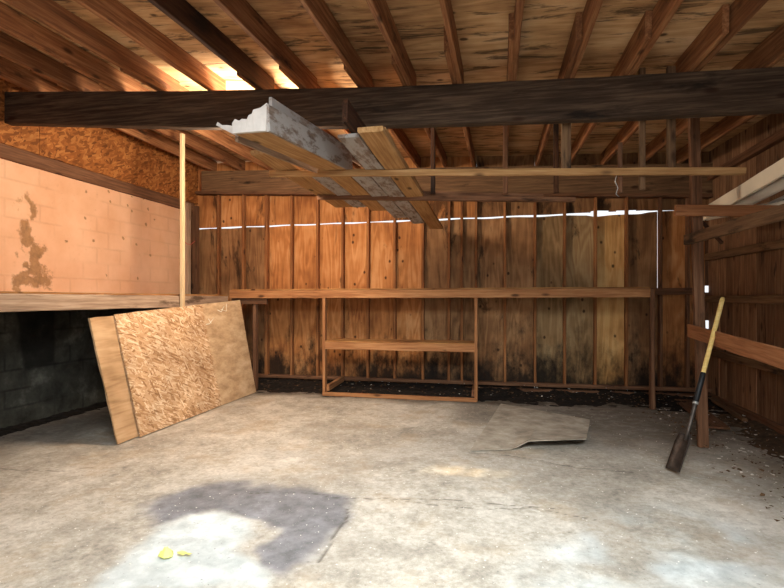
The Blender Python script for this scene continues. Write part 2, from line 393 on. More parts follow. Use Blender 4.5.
# left wall: painted block above, darker block below the bench
stain_p = [tuple(at(x, y, X=XL).yz) for x, y in [(26, 178), (35, 195), (40, 225), (43, 250), (54, 270), (60, 293), (14, 293), (8, 270), (6, 240), (13, 215), (18, 195)]]
dark_rect = [tuple(at(x, y, X=XL).yz) for x, y in [(14, 305), (55, 305), (55, 363), (24, 372)]]  # dark rectangle on the lower blocks
specks = [tuple(at(x, y, X=XL).yz) for x, y in [(132, 198), (132, 210), (85, 193), (108, 190), (155, 218), (147, 210), (122, 238), (136, 243), (85, 218), (66, 242), (137, 280), (106, 276), (150, 255), (110, 200), (142, 198), (128, 205), (92, 240), (146, 225)]]
def lw_attr(Y, Z):
    wy, wz = Y + (fbm(Y, Z, 6, 61) - .5) * .35, Z + (fbm(Y, Z, 6, 67) - .5) * .35
    st = .8 * (1 - sstep(-.15, .1, poly_sd(wy, wz, stain_p))) * sstep(.22, .55, fbm(Y, Z, 9, 75))
    for (a, b) in specks: st = np.maximum(st, .9 * (1 - sstep(.008, .035, np.hypot(Y + (wy - Y) * .3 - a, Z + (wz - Z) * .3 - b))))
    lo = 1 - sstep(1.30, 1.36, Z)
    rowh = .2; r = np.floor(Z / rowh)
    m = 1 - sstep(.004, .012, np.abs(Z / rowh - np.round(Z / rowh)) * rowh)
    m = np.maximum(m, 1 - sstep(.004, .012, np.abs((Y / .4 + r * .5) - np.round(Y / .4 + r * .5)) * .4)) * sstep(.25, .6, fbm(Y, Z, 3, 71))
    nc = 1 - sstep(-.03, .02, poly_sd(Y, Z, dark_rect))
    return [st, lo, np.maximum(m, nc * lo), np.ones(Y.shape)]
YE = float(at(180, 250, X=XL).y)
def lw_pos(Y, Z): return np.stack([np.full(Y.shape, XL) + (fbm(Y, Z, 3, 73) - .5) * .02, Y, Z], -1)
wl = empty('wall_left'); tag(wl, 'painted block wall with dark blocks below', None, None, 'structure')
LT = CAM_H + 1.44
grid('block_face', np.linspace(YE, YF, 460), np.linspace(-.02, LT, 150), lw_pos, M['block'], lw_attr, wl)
board('block_core', (XL - .12, YF, 1.75), (XL - .12, YE, 1.75), .2, 3.5, M['grey_bench'], wl, jit=0)
board('sheathing', (XL - .03, YE, 1.7), (XL - .03, YB + .1, 1.7), .04, 3.6, M['ply_brown'], wl, jit=0)
plate = board('trim_1', (XL - .03, YF, LT + .075), (XL - .03, YE + .3, LT + .075), .14, .15, M['brown'], jit=.002); tag(plate, 'brown timber plate on top of the painted block wall', None, None, 'structure')
# strand board band above the plate
band = empty('wall_band', (XL + .05, 4, LT + .15)); tag(band, 'strand board band along the top of the left wall', None, None, 'structure')
by = [YF, .4, 2.84, 4.55, 6.05, YE + .42]
for a, b in zip(by[:-1], by[1:]):
    t0 = CAM_H + 1.585
    L = b - a - .006; n = 12; V, Fc = [], []
    for i in range(n + 1):
        y = a + L * i / n; tp = float(zroof(XL, y)) + .19
        for (x, z) in ((0, t0 + random.gauss(0, .004)), (.014, t0 + random.gauss(0, .004)), (.014, tp), (0, tp)): V.append((XL + .045 + x, y, z))
    for i in range(n):
        for k in range(4): q = i * 4 + k; r = i * 4 + (k + 1) % 4; Fc.append((q, r, r + 4, q + 4))
    Fc += [(3, 2, 1, 0), (n * 4, n * 4 + 1, n * 4 + 2, n * 4 + 3)]
    mesh('strand_board', V, Fc, M['osb_wall'], band)

# back wall: plywood sheets with an open daylight seam under the upper strip
wb = empty('wall_back', (0, YB, 0)); tag(wb, 'plywood back wall with a daylight seam near the top', None, None, 'structure')
def seam(X): return 2.545 + .012 * (X + 1) * .4
def gap(X): return float(np.interp(X, [-5, -1, .5, 1.2, 1.26, 1.32, 1.9, 2.0, 2.8], [.022, .020, .026, .034, .07, .085, .05, .014, .01]))
studpx = [219, 244, 267, 292, 318, 343, 368, 395, 423, 449, 462, 476.5, 505, 535, 564.5, 595, 626, 660.5, 687]
studX = [float(at(x, 250, Y=YB - .05).x) for x in studpx]
edges = [XL - .02, studX[2] , studX[5], studX[8], studX[11], studX[13] , studX[15], studX[16] + .028, studX[17] - .02, XR + .05]
mats = ['ply_brown', 'ply_orange', 'ply_orange', 'ply_brown', 'ply_brown', 'ply_yellow', 'ply_pale', 'ply_brown', 'ply_orange']
def sheet(name, x0, x1, zf0, zf1, y, th, mat, parent):
    n = 8; V, Fc = [], []
    for i in range(n + 1):
        X = x0 + (x1 - x0) * i / n
        for (yy, zz) in ((y, zf0(X)), (y + th, zf0(X)), (y + th, zf1(X)), (y, zf1(X))): V.append((X, yy, zz))
    for i in range(n):
        for k in range(4): q = i * 4 + k; r = i * 4 + (k + 1) % 4; Fc.append((q, q + 4, r + 4, r))
    Fc += [(0, 1, 2, 3), (n * 4 + 3, n * 4 + 2, n * 4 + 1, n * 4)]
    return mesh(name, V, Fc, mat, parent)
for i, (a, b) in enumerate(zip(edges[:-1], edges[1:])):
    g0 = .003 if i == 7 else .001; g1 = .007 if i == 7 else .045 if i == 8 else .001
    sheet('plywood_sheet', a + g0, b - g1 - (.05 if i == 8 else 0), lambda X: .02, lambda X: seam(X) - gap(X) / 2 + .006 * math.sin(X * 9), YB, .016, M[mats[i]], wb)
    sheet('plywood_strip', a + .001, b - .001, lambda X: seam(X) + gap(X) / 2 + .004 * math.sin(X * 7), lambda X: 3.6, YB, .016, M['ply_orange' if i < 4 else 'ply_brown'], wb)
for z0, z1_ in ((0, .93), (1.06, 1.44), (1.53, 2.56)):
    board('corner_strip', (XR - .03, YB + .03, z0), (XR - .03, YB + .03, z1_), .09, .02, M['brown'], wb, up=(0, 1, 0))
for z_ in (1.09, 1.56):
    board('sunblock_ledge', (XR - .15, YB + .16, z_), (XR + .3, YB + .16, z_), .27, .02, M['brown'], wb)  # added outside above the corner gaps to cut off stray sun spots
board('batten', (studX[17] - .024, YB + .035, 0), (studX[17] - .024, YB + .035, 1.5), .06, .02, M['brown'], wb, up=(0, 1, 0))  # outer cover added to keep sunlight out of the lower slit
dr = empty('sunblock_board', (0, YB + .06, 2.6)); tag(dr, 'added outside boards keeping sun out of the back wall seam', None, None, 'structure')  # unseen outer boards, added so sun enters only at the wide gaps
for a, b in ((XL - .1, 1.26), (1.50, 1.60), (1.86, XR + .1)):
    sheet('sunblock_strip', a, b, lambda X: seam(X) + .026, lambda X: seam(X) + .2, YB + .05, .02, M['brown'], dr)
# header above the plywood and plates
hd = sheet('trim_2', XL + .2, XR, lambda X: CAM_H + 1.53 - .05 * X, lambda X: zback(X), YB - .13, .04, M['header'], None); tag(hd, 'weathered header board across the top of the back wall', None, None, 'structure')
hp = sheet('trim_3', XL + .1, XR, lambda X: CAM_H + 1.485 - .05 * X, lambda X: CAM_H + 1.528 - .05 * X, YB - .15, .14, M['brown'], None); tag(hp, 'thin plate under the header board on the back wall', None, None, 'structure')
bp = board('trim_4', (XL + .1, YB - .05, .11), (XR, YB - .05, .13), .09, .05, M['brown']); tag(bp, 'bottom plate at the foot of the plywood wall', None, None, 'structure')
bp2 = board('trim_5', (-.5, YB - .1, .045), (XR, YB - .1, .055), .09, .045, M['brown']); tag(bp2, 'sill timber lying in the soil under the back wall', None, None, 'structure')

# right wall: vertical boards
wr = empty('wall_right', (XR, 4, 0)); tag(wr, 'dark vertical board wall on the right side', None, None, 'structure')
y = YB + .02
while y > YF:
    w = random.uniform(.17, .21)
    gapw = .003 if not (7.0 < y < 7.4) else .010
    o = board('wall_board', (XR + .012 + random.uniform(0, .008), y - w / 2, .0), (XR + .012 + random.uniform(0, .008), y - w / 2, 3.4), w - gapw, .02, M['wallboard'], wr, up=(1, 0, 0))
    y -= w
# ceiling
dk = grid('ceiling', np.linspace(XL - .4, XR + .4, 40), np.linspace(YF - .3, YB + .5, 50), lambda U, V: np.stack([U, V, zroof(U, V) + RH + .004], -1), M['deck']); tag(dk, 'plywood roof deck over the rafters', None, None, 'structure')
sol = dk.modifiers.new('thick', 'SOLIDIFY'); sol.thickness = .02; sol.offset = 1
# front wall with the open garage door behind the camera
wf = empty('wall_front', (0, YF, 0)); tag(wf, 'front wall with the open garage door', None, None, 'structure')
for (a, b, z0, z1) in ((XL - .1, -2.4, 0, 3.4), (2.6, XR + .1, 0, 3.4), (-2.4, 2.6, 2.6, 3.4)):
    sheet('front_panel', a, b, lambda X: z0, lambda X: z1, YF - .03, .03, M['ply_brown'], wf)

# ------------------------------------------------------------------ the beam
def beam():
    xs_ = np.linspace(-5.02, XR + .1, 46); V, Fc = [], []; th = .09
    O = Vector((-1.2, BY, CAM_H + 1.5))
    for X in xs_:
        t, b = float(np.interp(X, bx, btop)), float(np.interp(X, bx, bbot)); c = .006
        for (yy, zz) in ((c, b), (th - c, b), (th, b + c), (th, t - c), (th - c, t), (c, t), (0, t - c), (0, b + c)):
            V.append(Vector((X, BY + yy + random.gauss(0, .0012), zz + random.gauss(0, .0012))) - O)
    n = len(xs_)
    for i in range(n - 1):
        for k in range(8): a, b2 = i * 8 + k, i * 8 + (k + 1) % 8; Fc.append((a, a + 8, b2 + 8, b2))
    Fc.append(tuple(range(8))); Fc.append(tuple((n - 1) * 8 + k for k in reversed(range(8))))
    o = mesh('roof_beam', V, Fc, M['beam'], None, Matrix.Translation(O))
    tag(o, 'massive dark timber beam crossing the shed below the rafters', 'beam', None, 'thing')
beam()

# ------------------------------------------------------------------ rafters: a front set lapping a rear set over the beam
ORD = ['first', 'second', 'third', 'fourth', 'fifth', 'sixth', 'seventh', 'eighth', 'ninth', 'tenth', 'eleventh', 'twelfth', 'thirteenth', 'fourteenth', 'fifteenth', 'sixteenth', 'seventeenth', 'eighteenth', 'nineteenth', 'twentieth']
rpx = [36, 79, 122, 163, 212, 262, 307, 366, 412, 462, 518, 575, 635, 700]
rx = [float(at(x, 87, Y=BY).x) - .02 for x in rpx] + [1.93, 2.4]
for i, X in enumerate(rx):
    z0 = float(zroof(X, YF + .1)); z1 = float(zroof(X, BY + .25))
    o = board('roof_rafter', (X, YF + .1, z0 + RH / 2), (X + random.uniform(-.01, .01), BY + .25, z1 + RH / 2), .04, RH, M['dark_rafter' if i == 5 else 'rafter'], jit=.0015)
    tag(o, f'rafter on the near side of the dark beam, {ORD[i]} from the left wall', 'rafter', 'front roof rafters')
laps = [3.75, 3.7, 3.6, 3.7, 3.72, 3.85, 3.75, 3.78, 3.72, 3.55, 3.45, 3.5, 3.55, 3.55, 3.5, 3.5]
k_ = -1
for i, X in enumerate(rx):
    if i == 4: continue
    k_ += 1
    Xr = X - .043; ya = laps[i]
    o = board('roof_rafter', (Xr, ya, float(zroof(Xr, ya)) + RH / 2 + .002), (Xr + random.uniform(-.01, .01), YB, float(zroof(Xr, YB)) + RH / 2 + .002), .04, RH - .006, M['rafter'], jit=.0015)
    tag(o, f'rafter running from the dark beam to the back wall, {ORD[k_]} from the left wall', 'rafter', 'rear roof rafters')

# ------------------------------------------------------------------ studs
for i, X in enumerate(studX):
    top = CAM_H + 1.485 - .05 * X
    w = .05 if i == 2 else .036
    o = board('wall_stud', (X, YB - .047, .135), (X + random.uniform(-.008, .008), YB - .047, top), w, .088, M['stud'] if i < 12 else M['brown'] if i > 16 else M['stud'])
    tag(o, f'bare stud against the plywood back wall, {ORD[i]} from the left corner', 'stud', 'studs of the back wall')
for i, (yy, X) in enumerate(((YE + .08, XL + .07), (YB - .08, XL + .06))):
    o = board('corner_post', (X, yy, 0), (X, yy, LT + .1), .09, .09, M['grey_bench' if i == 0 else 'brown'], jit=.002)
    tag(o, ['grey weathered post at the end of the painted block wall', 'brown corner post between block wall and plywood'][i], 'post')
# girts of the right wall
for i, (z, z2) in enumerate(((CAM_H + .52, CAM_H + .56), (CAM_H - .02, CAM_H + .0), (CAM_H - .72, CAM_H - .7))):
    o = board('wall_rail', (XR - .03, 2.2, z), (XR - .03, YB - .02, z2), .05, .09, M['header'], jit=.002)
    tag(o, ['upper rail nailed along the dark board wall', 'middle rail at bench height along the dark board wall', 'lower rail along the dark board wall behind the shovel'][i], 'rail', 'rails of the right wall')
o = board('trim_6', (XR - .03, YF, CAM_H + 1.62), (XR - .03, YB, CAM_H + 1.62), .07, .09, M['brown']); tag(o, 'top plate of the right wall', None, None, 'structure')
o = board('trim_7', (XR - .02, YF, .05), (XR - .02, YB, .05), .05, .09, M['brown']); tag(o, 'bottom plate of the right wall', None, None, 'structure')

# ------------------------------------------------------------------ workbench along the back wall
BF = 6.65
wbn = empty('workbench', (-1, BF + .3, 0)); tag(wbn, 'long workbench along the plywood back wall with a low shelf', 'workbench')
xa, xb = -3.86, float(at(650, 292, Y=BF).x)
board('front_rail', (xa, BF, 1.415), (xb, BF, 1.425), .04, .11, M['bench'], wbn, jit=.002)
board('worktop', (xa + .02, BF + .41, 1.483), (xb, BF + .41, 1.491), .78, .018, M['bench_ply'], wbn, jit=.001)
board('ledger', (xb + .05, YB - .13, 1.45), (XR - .1, YB - .13, 1.455), .04, .09, M['brown'], wbn)
legx = [float(at(324, 340, Y=BF).x), float(at(476, 340, Y=BF).x), float(at(653, 340, Y=BF).x)]
for i, X in enumerate(legx):
    board('leg', (X, BF + (.03 if i < 2 else .04), 0), (X, BF + (.03 if i < 2 else .04), 1.47), .04 if i < 2 else .05, .085, M['bench' if i < 2 else 'brown'], wbn)
x0, x1 = legx[0] + .02, legx[1] - .02
board('shelf_rail', (x0, BF + .01, .70), (x1, BF + .01, .70), .04, .10, M['bench'], wbn)
board('shelf_board', (x0, BF + .22, .757), (x1, BF + .22, .757), .44, .018, M['bench_ply'], wbn)
board('shelf_rail', (x0, BF + .44, .70), (x1, BF + .44, .70), .04, .09, M['brown'], wbn)
board('sill_plate', (x0 - .03, BF + .0, .022), (x1 + .03, BF + .0, .022), .05, .05, M['bench'], wbn)
board('side_rail', (x0 + .02, BF + .05, .10), (x0 + .02, YB - .12, .12), .04, .09, M['bench'], wbn)
board('side_rail', (x1 - .02, BF + .05, .10), (x1 - .02, YB - .12, .12), .04, .09, M['brown'], wbn)
board('brace', (legx[2] + .04, BF + .1, .03), (legx[2] + .16, BF + .55, .16), .04, .09, M['brown'], wbn)
# supports at the left end
board('bracket', (-3.86, BF + .06, 1.32), (-3.3, BF + .06, 1.32), .04, .09, M['brown'], wbn)
board('leg', (-3.52, BF + .12, 0), (-3.52, BF + .12, 1.36), .05, .085, M['brown'], wbn)

lb = empty('wall_bench', (-4.4, 4, 0)); tag(lb, 'long bench along the painted block wall with a grey front board', 'workbench')
board('front_rail', (-3.9, -.5, 1.322), (-3.9, BF - .03, 1.318), .04, .145, M['grey_bench'], lb, jit=.002)
board('worktop', (-4.45, -.5, 1.404), (-4.45, BF - .02, 1.402), 1.08, .018, M['bench_ply'], lb)
for yy in (1.6, 3.6): board('leg', (-4.86, yy, 0), (-4.86, yy, 1.39), .05, .085, M['brown'], lb)
board('leg', (-3.95, 1.0, 0), (-3.95, 1.0, 1.39), .085, .05, M['brown'], lb)
p = at(181, 300, X=-3.86)
tp = float(zroof(p.x, p.y))
o = board('timber_post', (p.x + .02, p.y, 1.25), (p.x + .02, p.y, tp), .04, .055, M['pale'], jit=.001); tag(o, 'pale new two by two post rising from the left bench to the rafters', 'post')

# ------------------------------------------------------------------ sheets leaning against the left bench
def leaning(name, bl, br, tl, tr, th, mat, label, cat):
    bl, br, tl, tr = map(Vector, (bl, br, tl, tr)); O = bl; x = (br - bl).normalized()
    n0 = x.cross(tl - bl).normalized(); z_ = x.cross(n0)
    if z_.z < 0: n0, z_ = -n0, -z_
    R = Matrix((x, n0, z_)).transposed().to_4x4()
    Mx = Matrix.Translation(O) @ R; inv = Mx.inverted(); nu, nv = 24, 12; V, Fc = [], []
    for side in (0, 1):
        for j in range(nv + 1):
            for i in range(nu + 1):
                u, v = i / nu, j / nv
                P = (bl * (1 - u) + br * u) * (1 - v) + (tl * (1 - u) + tr * u) * v
                if i in (0, nu): P = P + x * random.gauss(0, .003)
                if j == nv: P = P + Vector((0, 0, random.gauss(0, .002)))
                V.append(inv @ (P + n0 * (th * (.5 - side) * (1 if n0.x > 0 else -1))))
    S = (nu + 1) * (nv + 1); q = lambda s_, i, j: s_ * S + j * (nu + 1) + i
    for j in range(nv):
        for i in range(nu):
            Fc.append((q(0, i, j), q(0, i+1, j), q(0, i+1, j+1), q(0, i, j+1))); Fc.append((q(1, i, j), q(1, i, j+1), q(1, i+1, j+1), q(1, i+1, j)))
    for i in range(nu):
        Fc.append((q(0, i, 0), q(1, i, 0), q(1, i+1, 0), q(0, i+1, 0))); Fc.append((q(0, i, nv), q(0, i+1, nv), q(1, i+1, nv), q(1, i, nv)))
    for j in range(nv):
        Fc.append((q(0, 0, j), q(0, 0, j+1), q(1, 0, j+1), q(1, 0, j))); Fc.append((q(0, nu, j), q(1, nu, j), q(1, nu, j+1), q(0, nu, j+1)))
    o = mesh(name, V, Fc, mat, None, Mx); tag(o, label, cat)
    return o, n0 if n0.x > 0 else -n0, (bl, br, tl, tr)

s1 = ((-3.44, 4.26, 0), (-3.46, 6.66, .0), (-3.845, 4.38, 1.19), (-3.66, 6.56, 1.335))
sh, nrm, q4 = leaning('strand_board_sheet', *s1, .016, M['osb_sheet'], 'large strand board sheet with a muddy smooth end leaning on the left bench', 'board')
def on_sheet(px, py):
    best = None
    for a in np.linspace(0, 1, 61):
        for b in np.linspace(0, 1, 41):
            P = (q4[0]*(1-a)+q4[1]*a)*(1-b)+(q4[2]*(1-a)+q4[3]*a)*b
            xc, zc = P.x*CA+P.y*SA, -P.x*SA+P.y*CA
            d = (392+F*xc/zc-px)**2+(299-F*(P.z-CAM_H)/zc-py)**2
            if best is None or d < best[0]: best = (d, P)
    return best[1] + nrm * .009
for pl in ([(205, 324), (209, 323), (213, 318)], [(208, 320), (210, 325)], [(217, 311), (221, 313), (224, 307)], [(221, 309), (225, 312), (226, 305)]):
    c = tube('chalk_scribble', [on_sheet(*p_) for p_ in pl], .004, M['chalk'], sh, 6); c['label'] = 'white chalk scribble'
s2 = ((-3.475, 4.0, 0), (-3.50, 6.35, 0), (-3.885, 4.10, 1.165), (-3.72, 6.3, 1.27))
leaning('plywood_sheet', *s2, .02, M['sheet_tan'], 'tan sheet behind the strand board, its near edge sticking out', 'board')

# ------------------------------------------------------------------ hanging lumber rack behind the beam
R1, R2 = 4.29, 5.3
def z1(X): return CAM_H + 1.0 + (1.84 - X) * .0475          # top of the near rail
def z2(X): return CAM_H + 1.024 + (.735 - X) * .0517        # top of the far rail
hr = empty('hanging_lumber_rack', (-.2, 4.8, z1(-.2))); tag(hr, 'two long rails hung on sticks below the rafters behind the beam', 'rack')
a, b = at(270, 173, Y=R1).x, at(745, 170, Y=R1).x
board('rail', (a, R1, z1(a) - .026), (b, R1, z1(b) - .026), .04, .055, M['tan'], hr, jit=.002)
a, b = at(318, 197, Y=R2).x, at(575, 200, Y=R2).x
board('rail', (a, R2, z2(a) - .026), (b, R2, z2(b) - .026), .06, .05, M['brown'], hr, jit=.002)
board('rail', (a + .3, R2 + .12, z2(a) + .04), (b - .3, R2 + .12, z2(b) + .03), .04, .07, M['brown'], hr, jit=.002)
for px, Y, bot, w, mt in ((433, R2 - .05, 194, .045, 'dark_rafter'), (505.5, R2 - .05, 194, .05, 'brown'), (556, R2 - .05, 193, .05, 'dark_rafter'), (566, R1 + .05, 172, .075, 'header'),
                          (642, R1 + .06, 190, .045, 'header'), (620, R1 + .05, 193, .03, 'brown'), (671, R1 + .06, 172, .06, 'header')):
    t_ = at(px, 120, Y=Y); e_ = at(px, bot, Y=Y)
    zt = float(zroof(t_.x, Y)) + .12 if px != 620 else float(at(620, 143, Y=Y).z)
    board('hanger', (e_.x, Y, e_.z), (t_.x, Y, zt), .04, w, M[mt], hr, up=(1, 0, 0))
w_ = [at(617, 174, Y=R1 + .03), at(615, 181, Y=R1 + .03), at(618, 188, Y=R1 + .03), at(616, 194, Y=R1 + .03), at(619, 197, Y=R1 + .03)]
tag(tube('hanging_wire', [tuple(w_[0] + Vector((0, 0, .05)))] + w_, .003, M['zinc'], None, 6), 'short bent wire dangling from the tan hanging rail', 'wire')

# stored planks on the rack
def plank(name, X0, X1, Ya, Yb, th, mat, label, group='planks stored on the hanging rack', dz=0.0, sl=None, jit=.002):
    xm = (X0 + X1) / 2; za = z1(xm) + dz + .004; zb = z2(xm) + dz + .004; k = (zb - za) / (R2 - R1) if sl is None else sl
    f = lambda Y: za + k * (Y - R1) + th / 2
    o = board(name, (xm, Ya, f(Ya)), (xm, Yb, f(Yb)), X1 - X0, th, M[mat], None, jit=jit)
    return tag(o, label, 'plank', group)
plank('plank', -.985, -.80, 3.4, 7.15, .04, 'tan', 'long tan plank reaching farthest toward the back wall from the hanging rack', sl=-.045)
plank('plank', -1.165, -1.0, 3.5, 6.75, .03, 'white', 'white painted plank with dark stains beside the longest tan plank', sl=-.045)
plank('plank', -1.36, -1.19, 4.45, 6.45, .03, 'white', 'white painted plank third from the free end of the rails', sl=-.04)
plank('plank', -1.58, -1.385, 4.5, 6.1, .03, 'tan', 'tan plank between two white planks on the far rail', sl=-.03)
plank('plank', -1.76, -1.60, 4.5, 5.9, .03, 'white', 'grey white plank next to the outermost tan plank', sl=-.03)
plank('plank', -2.02, -1.80, 3.8, 6.0, .035, 'tan', 'tan plank nearest the left wall on the hanging rack', sl=-.02)
plank('plank', -1.075, -1.035, 3.33, 4.9, .16, 'dark_rafter', 'dark plank standing on edge above the white stained plank', dz=.045, sl=-.045)
plank('plank', -.93, -.83, 3.62, 5.6, .07, 'tan', 'short tan batten lying on top of the longest tan plank', dz=.045, sl=-.045)

# the boxed white trim at the front of the stack
bx0 = empty('boxed_trim', (-1.45, 3.0, CAM_H + 1.0)); tag(bx0, 'white painted box trim torn open at its front end, resting on the hanging rail', 'trim')
def bz(Y): return CAM_H + .996 + .105 * (Y - 2.74)
xr_, xl_ = -1.355, -1.57; Ye = 4.44
board('bottom_board', ((xr_ + xl_) / 2, 2.76, bz(2.76) + .012), ((xr_ + xl_) / 2, Ye, bz(Ye) + .012), xr_ - xl_, .022, M['tan'], bx0, jit=.002)
board('side_board', (xr_ + .011, 2.74, bz(2.74) + .078), (xr_ + .011, Ye, bz(Ye) + .078), .02, .155, M['white'], bx0, jit=.002)
board('side_board', (xl_ + .04, 3.05, bz(3.05) + .07), (xl_ + .04, Ye, bz(Ye) + .07), .02, .10, M['white'], bx0, jit=.002)
board('skirt_board', (xl_ - .05, 2.86, bz(2.86) + .03), (xl_ - .05, 4.3, bz(4.3) + .03), .015, .10, M['grey_bench'], bx0, jit=.003)
board('top_board', (xr_ - .03, 2.86, bz(2.86) + .185), (xr_ + .02, 4.9, bz(4.9) + .15), .02, .10, M['white'], bx0, jit=.002)
# torn front: a ragged skin across the mouth of the box
prof = [(xl_ - .17, .115), (xl_ - .13, .085), (xl_ - .09, .09), (xl_ - .03, .075), (xl_, .06), (xl_ + .02, .085), (xl_ + .04, .072), (xl_ + .06, .082), (xl_ + .085, .078), (xl_ + .10, .10), (xl_ + .125, .107), (xl_ + .14, .13), (xl_ + .175, .14), (xr_, .165)]
V, Fc = [], []
for i, (x, t) in enumerate(prof):
    lo = .0 if x >= xl_ else .0 + (xl_ - x) * .55
    y0 = 2.73 + random.uniform(0, .003) + (0.1 if x < xl_ else 0)
    for dy in (0, .025): V += [(x, y0 + dy, bz(2.74) + lo), (x + random.uniform(-.008, .008), y0 + dy + random.uniform(0, .004), bz(2.74) + max(t, lo + .02))]
for i in range(len(prof) - 1):
    k = i * 4
    Fc += [(k, k+4, k+5, k+1), (k+2, k+3, k+7, k+6), (k+1, k+5, k+7, k+3), (k, k+2, k+6, k+4)]
Fc += [(0, 1, 3, 2), (len(V)-4, len(V)-2, len(V)-1, len(V)-3)]
mesh('torn_end', V, Fc, M['foam'], bx0)

# ------------------------------------------------------------------ frame of rails at the right
rf = empty('lumber_frame', (1.8, 5.05, 0)); tag(rf, 'upright timber post with nailed cross rails and an orange board, beside the right wall', 'frame')
pb, pt = at(701, 447, Z=0), None
pb = Vector((1.81, 5.06, 0)); ptx = float(at(693, 120, Y=5.06).x); ptz = float(zroof(ptx, 5.06)) + .1
board('post', pb, (ptx, 5.06, ptz), .05, .085, M['brown'], rf, up=(1, 0, 0), jit=.002)
a, b = at(675, 210.5, Y=4.97), at(784, 210.5, Y=4.97)
board('cross_rail', (a.x, 4.97, a.z), (XR - .01, 4.99, b.z - .02), .04, .10, M['orange'], rf, jit=.002)
a, b = at(686, 240, X=1.69), at(784, 212, X=1.69)
d_ = (b - a); 
board('upper_rail', a, a + d_ * 1.9, .04, .095, M['header'], rf, jit=.002)
a, b = at(688.6, 330.5, X=1.70), at(784, 359, X=1.70)
board('orange_board', a, a + (b - a) * 1.7, .025, .12, M['orange'], rf, jit=.002)
P3 = a + (b - a) * 1.65
board('post', (1.81, P3.y, 0), (1.81, P3.y, 2.02), .05, .085, M['brown'], rf, up=(1, 0, 0))
board('cross_rail', (1.7, P3.y - .05, 2.24 + .07), (XR - .01, P3.y - .05, 2.24 + .07), .04, .10, M['brown'], rf)
board('post', (1.81, P3.y, 2.0), (1.81, P3.y, 2.4), .05, .085, M['brown'], rf, up=(1, 0, 0))
board('brace', at(702, 222, Y=5.1), at(722, 243, Y=5.25), .02, .03, M['dark_rafter'], rf)

# white trim, gutter and perforated strip resting on the cross rail
def strip(name, xo, w, h, ya, yb, za, zb, mat, label, cat, shape='board'):
    if shape == 'board': o = board(name, (xo, ya, za), (xo + .05, yb, zb), w, h, mat, None, jit=.0015)
    else:
        V, Fc = [], []; n = 10; m = 24
        A, B = Vector((xo, ya, za)), Vector((xo + .05, yb, zb))
        for j in range(m + 1):
            c = A.lerp(B, j / m)
            for rr in (1.0, .93):
                for i in range(n + 1):
                    q = PI * (1.0 + i / n); V.append(c + Vector((math.cos(q) * w / 2 * rr, 0, math.sin(q) * h * rr)))
        S = 2 * (n + 1)
        for j in range(m):
            for i in range(n):
                k = j * S + i; Fc.append((k, k + 1, k + S + 1, k + S)); k2 = k + n + 1; Fc.append((k2, k2 + S, k2 + S + 1, k2 + 1))
            for k in (j * S, j * S + n): Fc.append((k, k + S, k + S + n + 1, k + n + 1))
        for k in (0, m * S):
            for i in range(n): Fc.append((k + i, k + i + 1, k + n + 2 + i, k + n + 1 + i))
        o = mesh(name, V, Fc, mat, None, None, True)
    return tag(o, label, cat)
cz = float(at(740, 205.5, Y=4.97).z)
strip('trim_board', 2.12, .03, .13, 5.95, 2.9, cz + .07, cz + .32, M['white_metal'], 'long cream white trim board lying over the right cross rail', 'trim')
strip('rain_gutter', 2.26, .12, .07, 5.7, 2.9, cz + .078, cz + .27, M['white_plastic'], 'white half round gutter length beside the cream trim board', 'gutter', 'gutter')
gs = empty('perforated_strip', (2.45, 5.2, cz)); tag(gs, 'grey perforated metal strip lying beside the white gutter', 'metal strip')
ga, gb = Vector((2.42, 5.5, cz + .012)), Vector((2.5, 2.9, cz + .2))
board('web', ga, gb, .14, .008, M['grey_metal'], gs, jit=.0005)
for i in range(14):
    p_ = ga.lerp(gb, .05 + i * .05); d_ = (gb - ga).normalized()
    board('slot', p_ - d_ * .03 + Vector((0, 0, -.005)), p_ + d_ * .03 + Vector((0, 0, -.005)), .03, .004, M['dark'], gs, jit=0)
pe = at(707, 218, Y=5.85)
o = tube('white_pipe', [(pe.x, pe.y, pe.z), (pe.x + .35, 5.0, cz + .03), (pe.x + .6, 3.6, cz + .15)], .028, M['white_plastic'], None, 14); tag(o, 'thin white pipe with its round end showing under the cross rail', 'pipe')

# ------------------------------------------------------------------ shovel
sv = empty('shovel', (1.30, 4.2, 0)); tag(sv, 'square blade shovel with a yellow wooden handle leaning on the orange board', 'shovel')
S0, S1 = Vector((1.335, 4.225, .02)), Vector((1.775, 4.555, 1.362))
ax = (S1 - S0).normalized(); LS = (S1 - S0).length
P_ = lambda t: S0 + ax * t
tube('handle', [P_(.74), P_(.78), P_(1.1), P_(LS - .02), P_(LS)], [.0165, .017, .0175, .0175, .012], M['handle'], sv, 14)
gr = tube('grip_sleeve', [P_(.56), P_(.565), P_(.80), P_(.805)], [.017, .0205, .0205, .0175], M['black'], sv, 14)
tube('socket', [P_(.25), P_(.33), P_(.545), P_(.56)], [.012, .015, .018, .02], M['steel'], sv, 14)
tube('collar', [P_(.545), P_(.565)], .0215, M['zinc'], sv, 14)
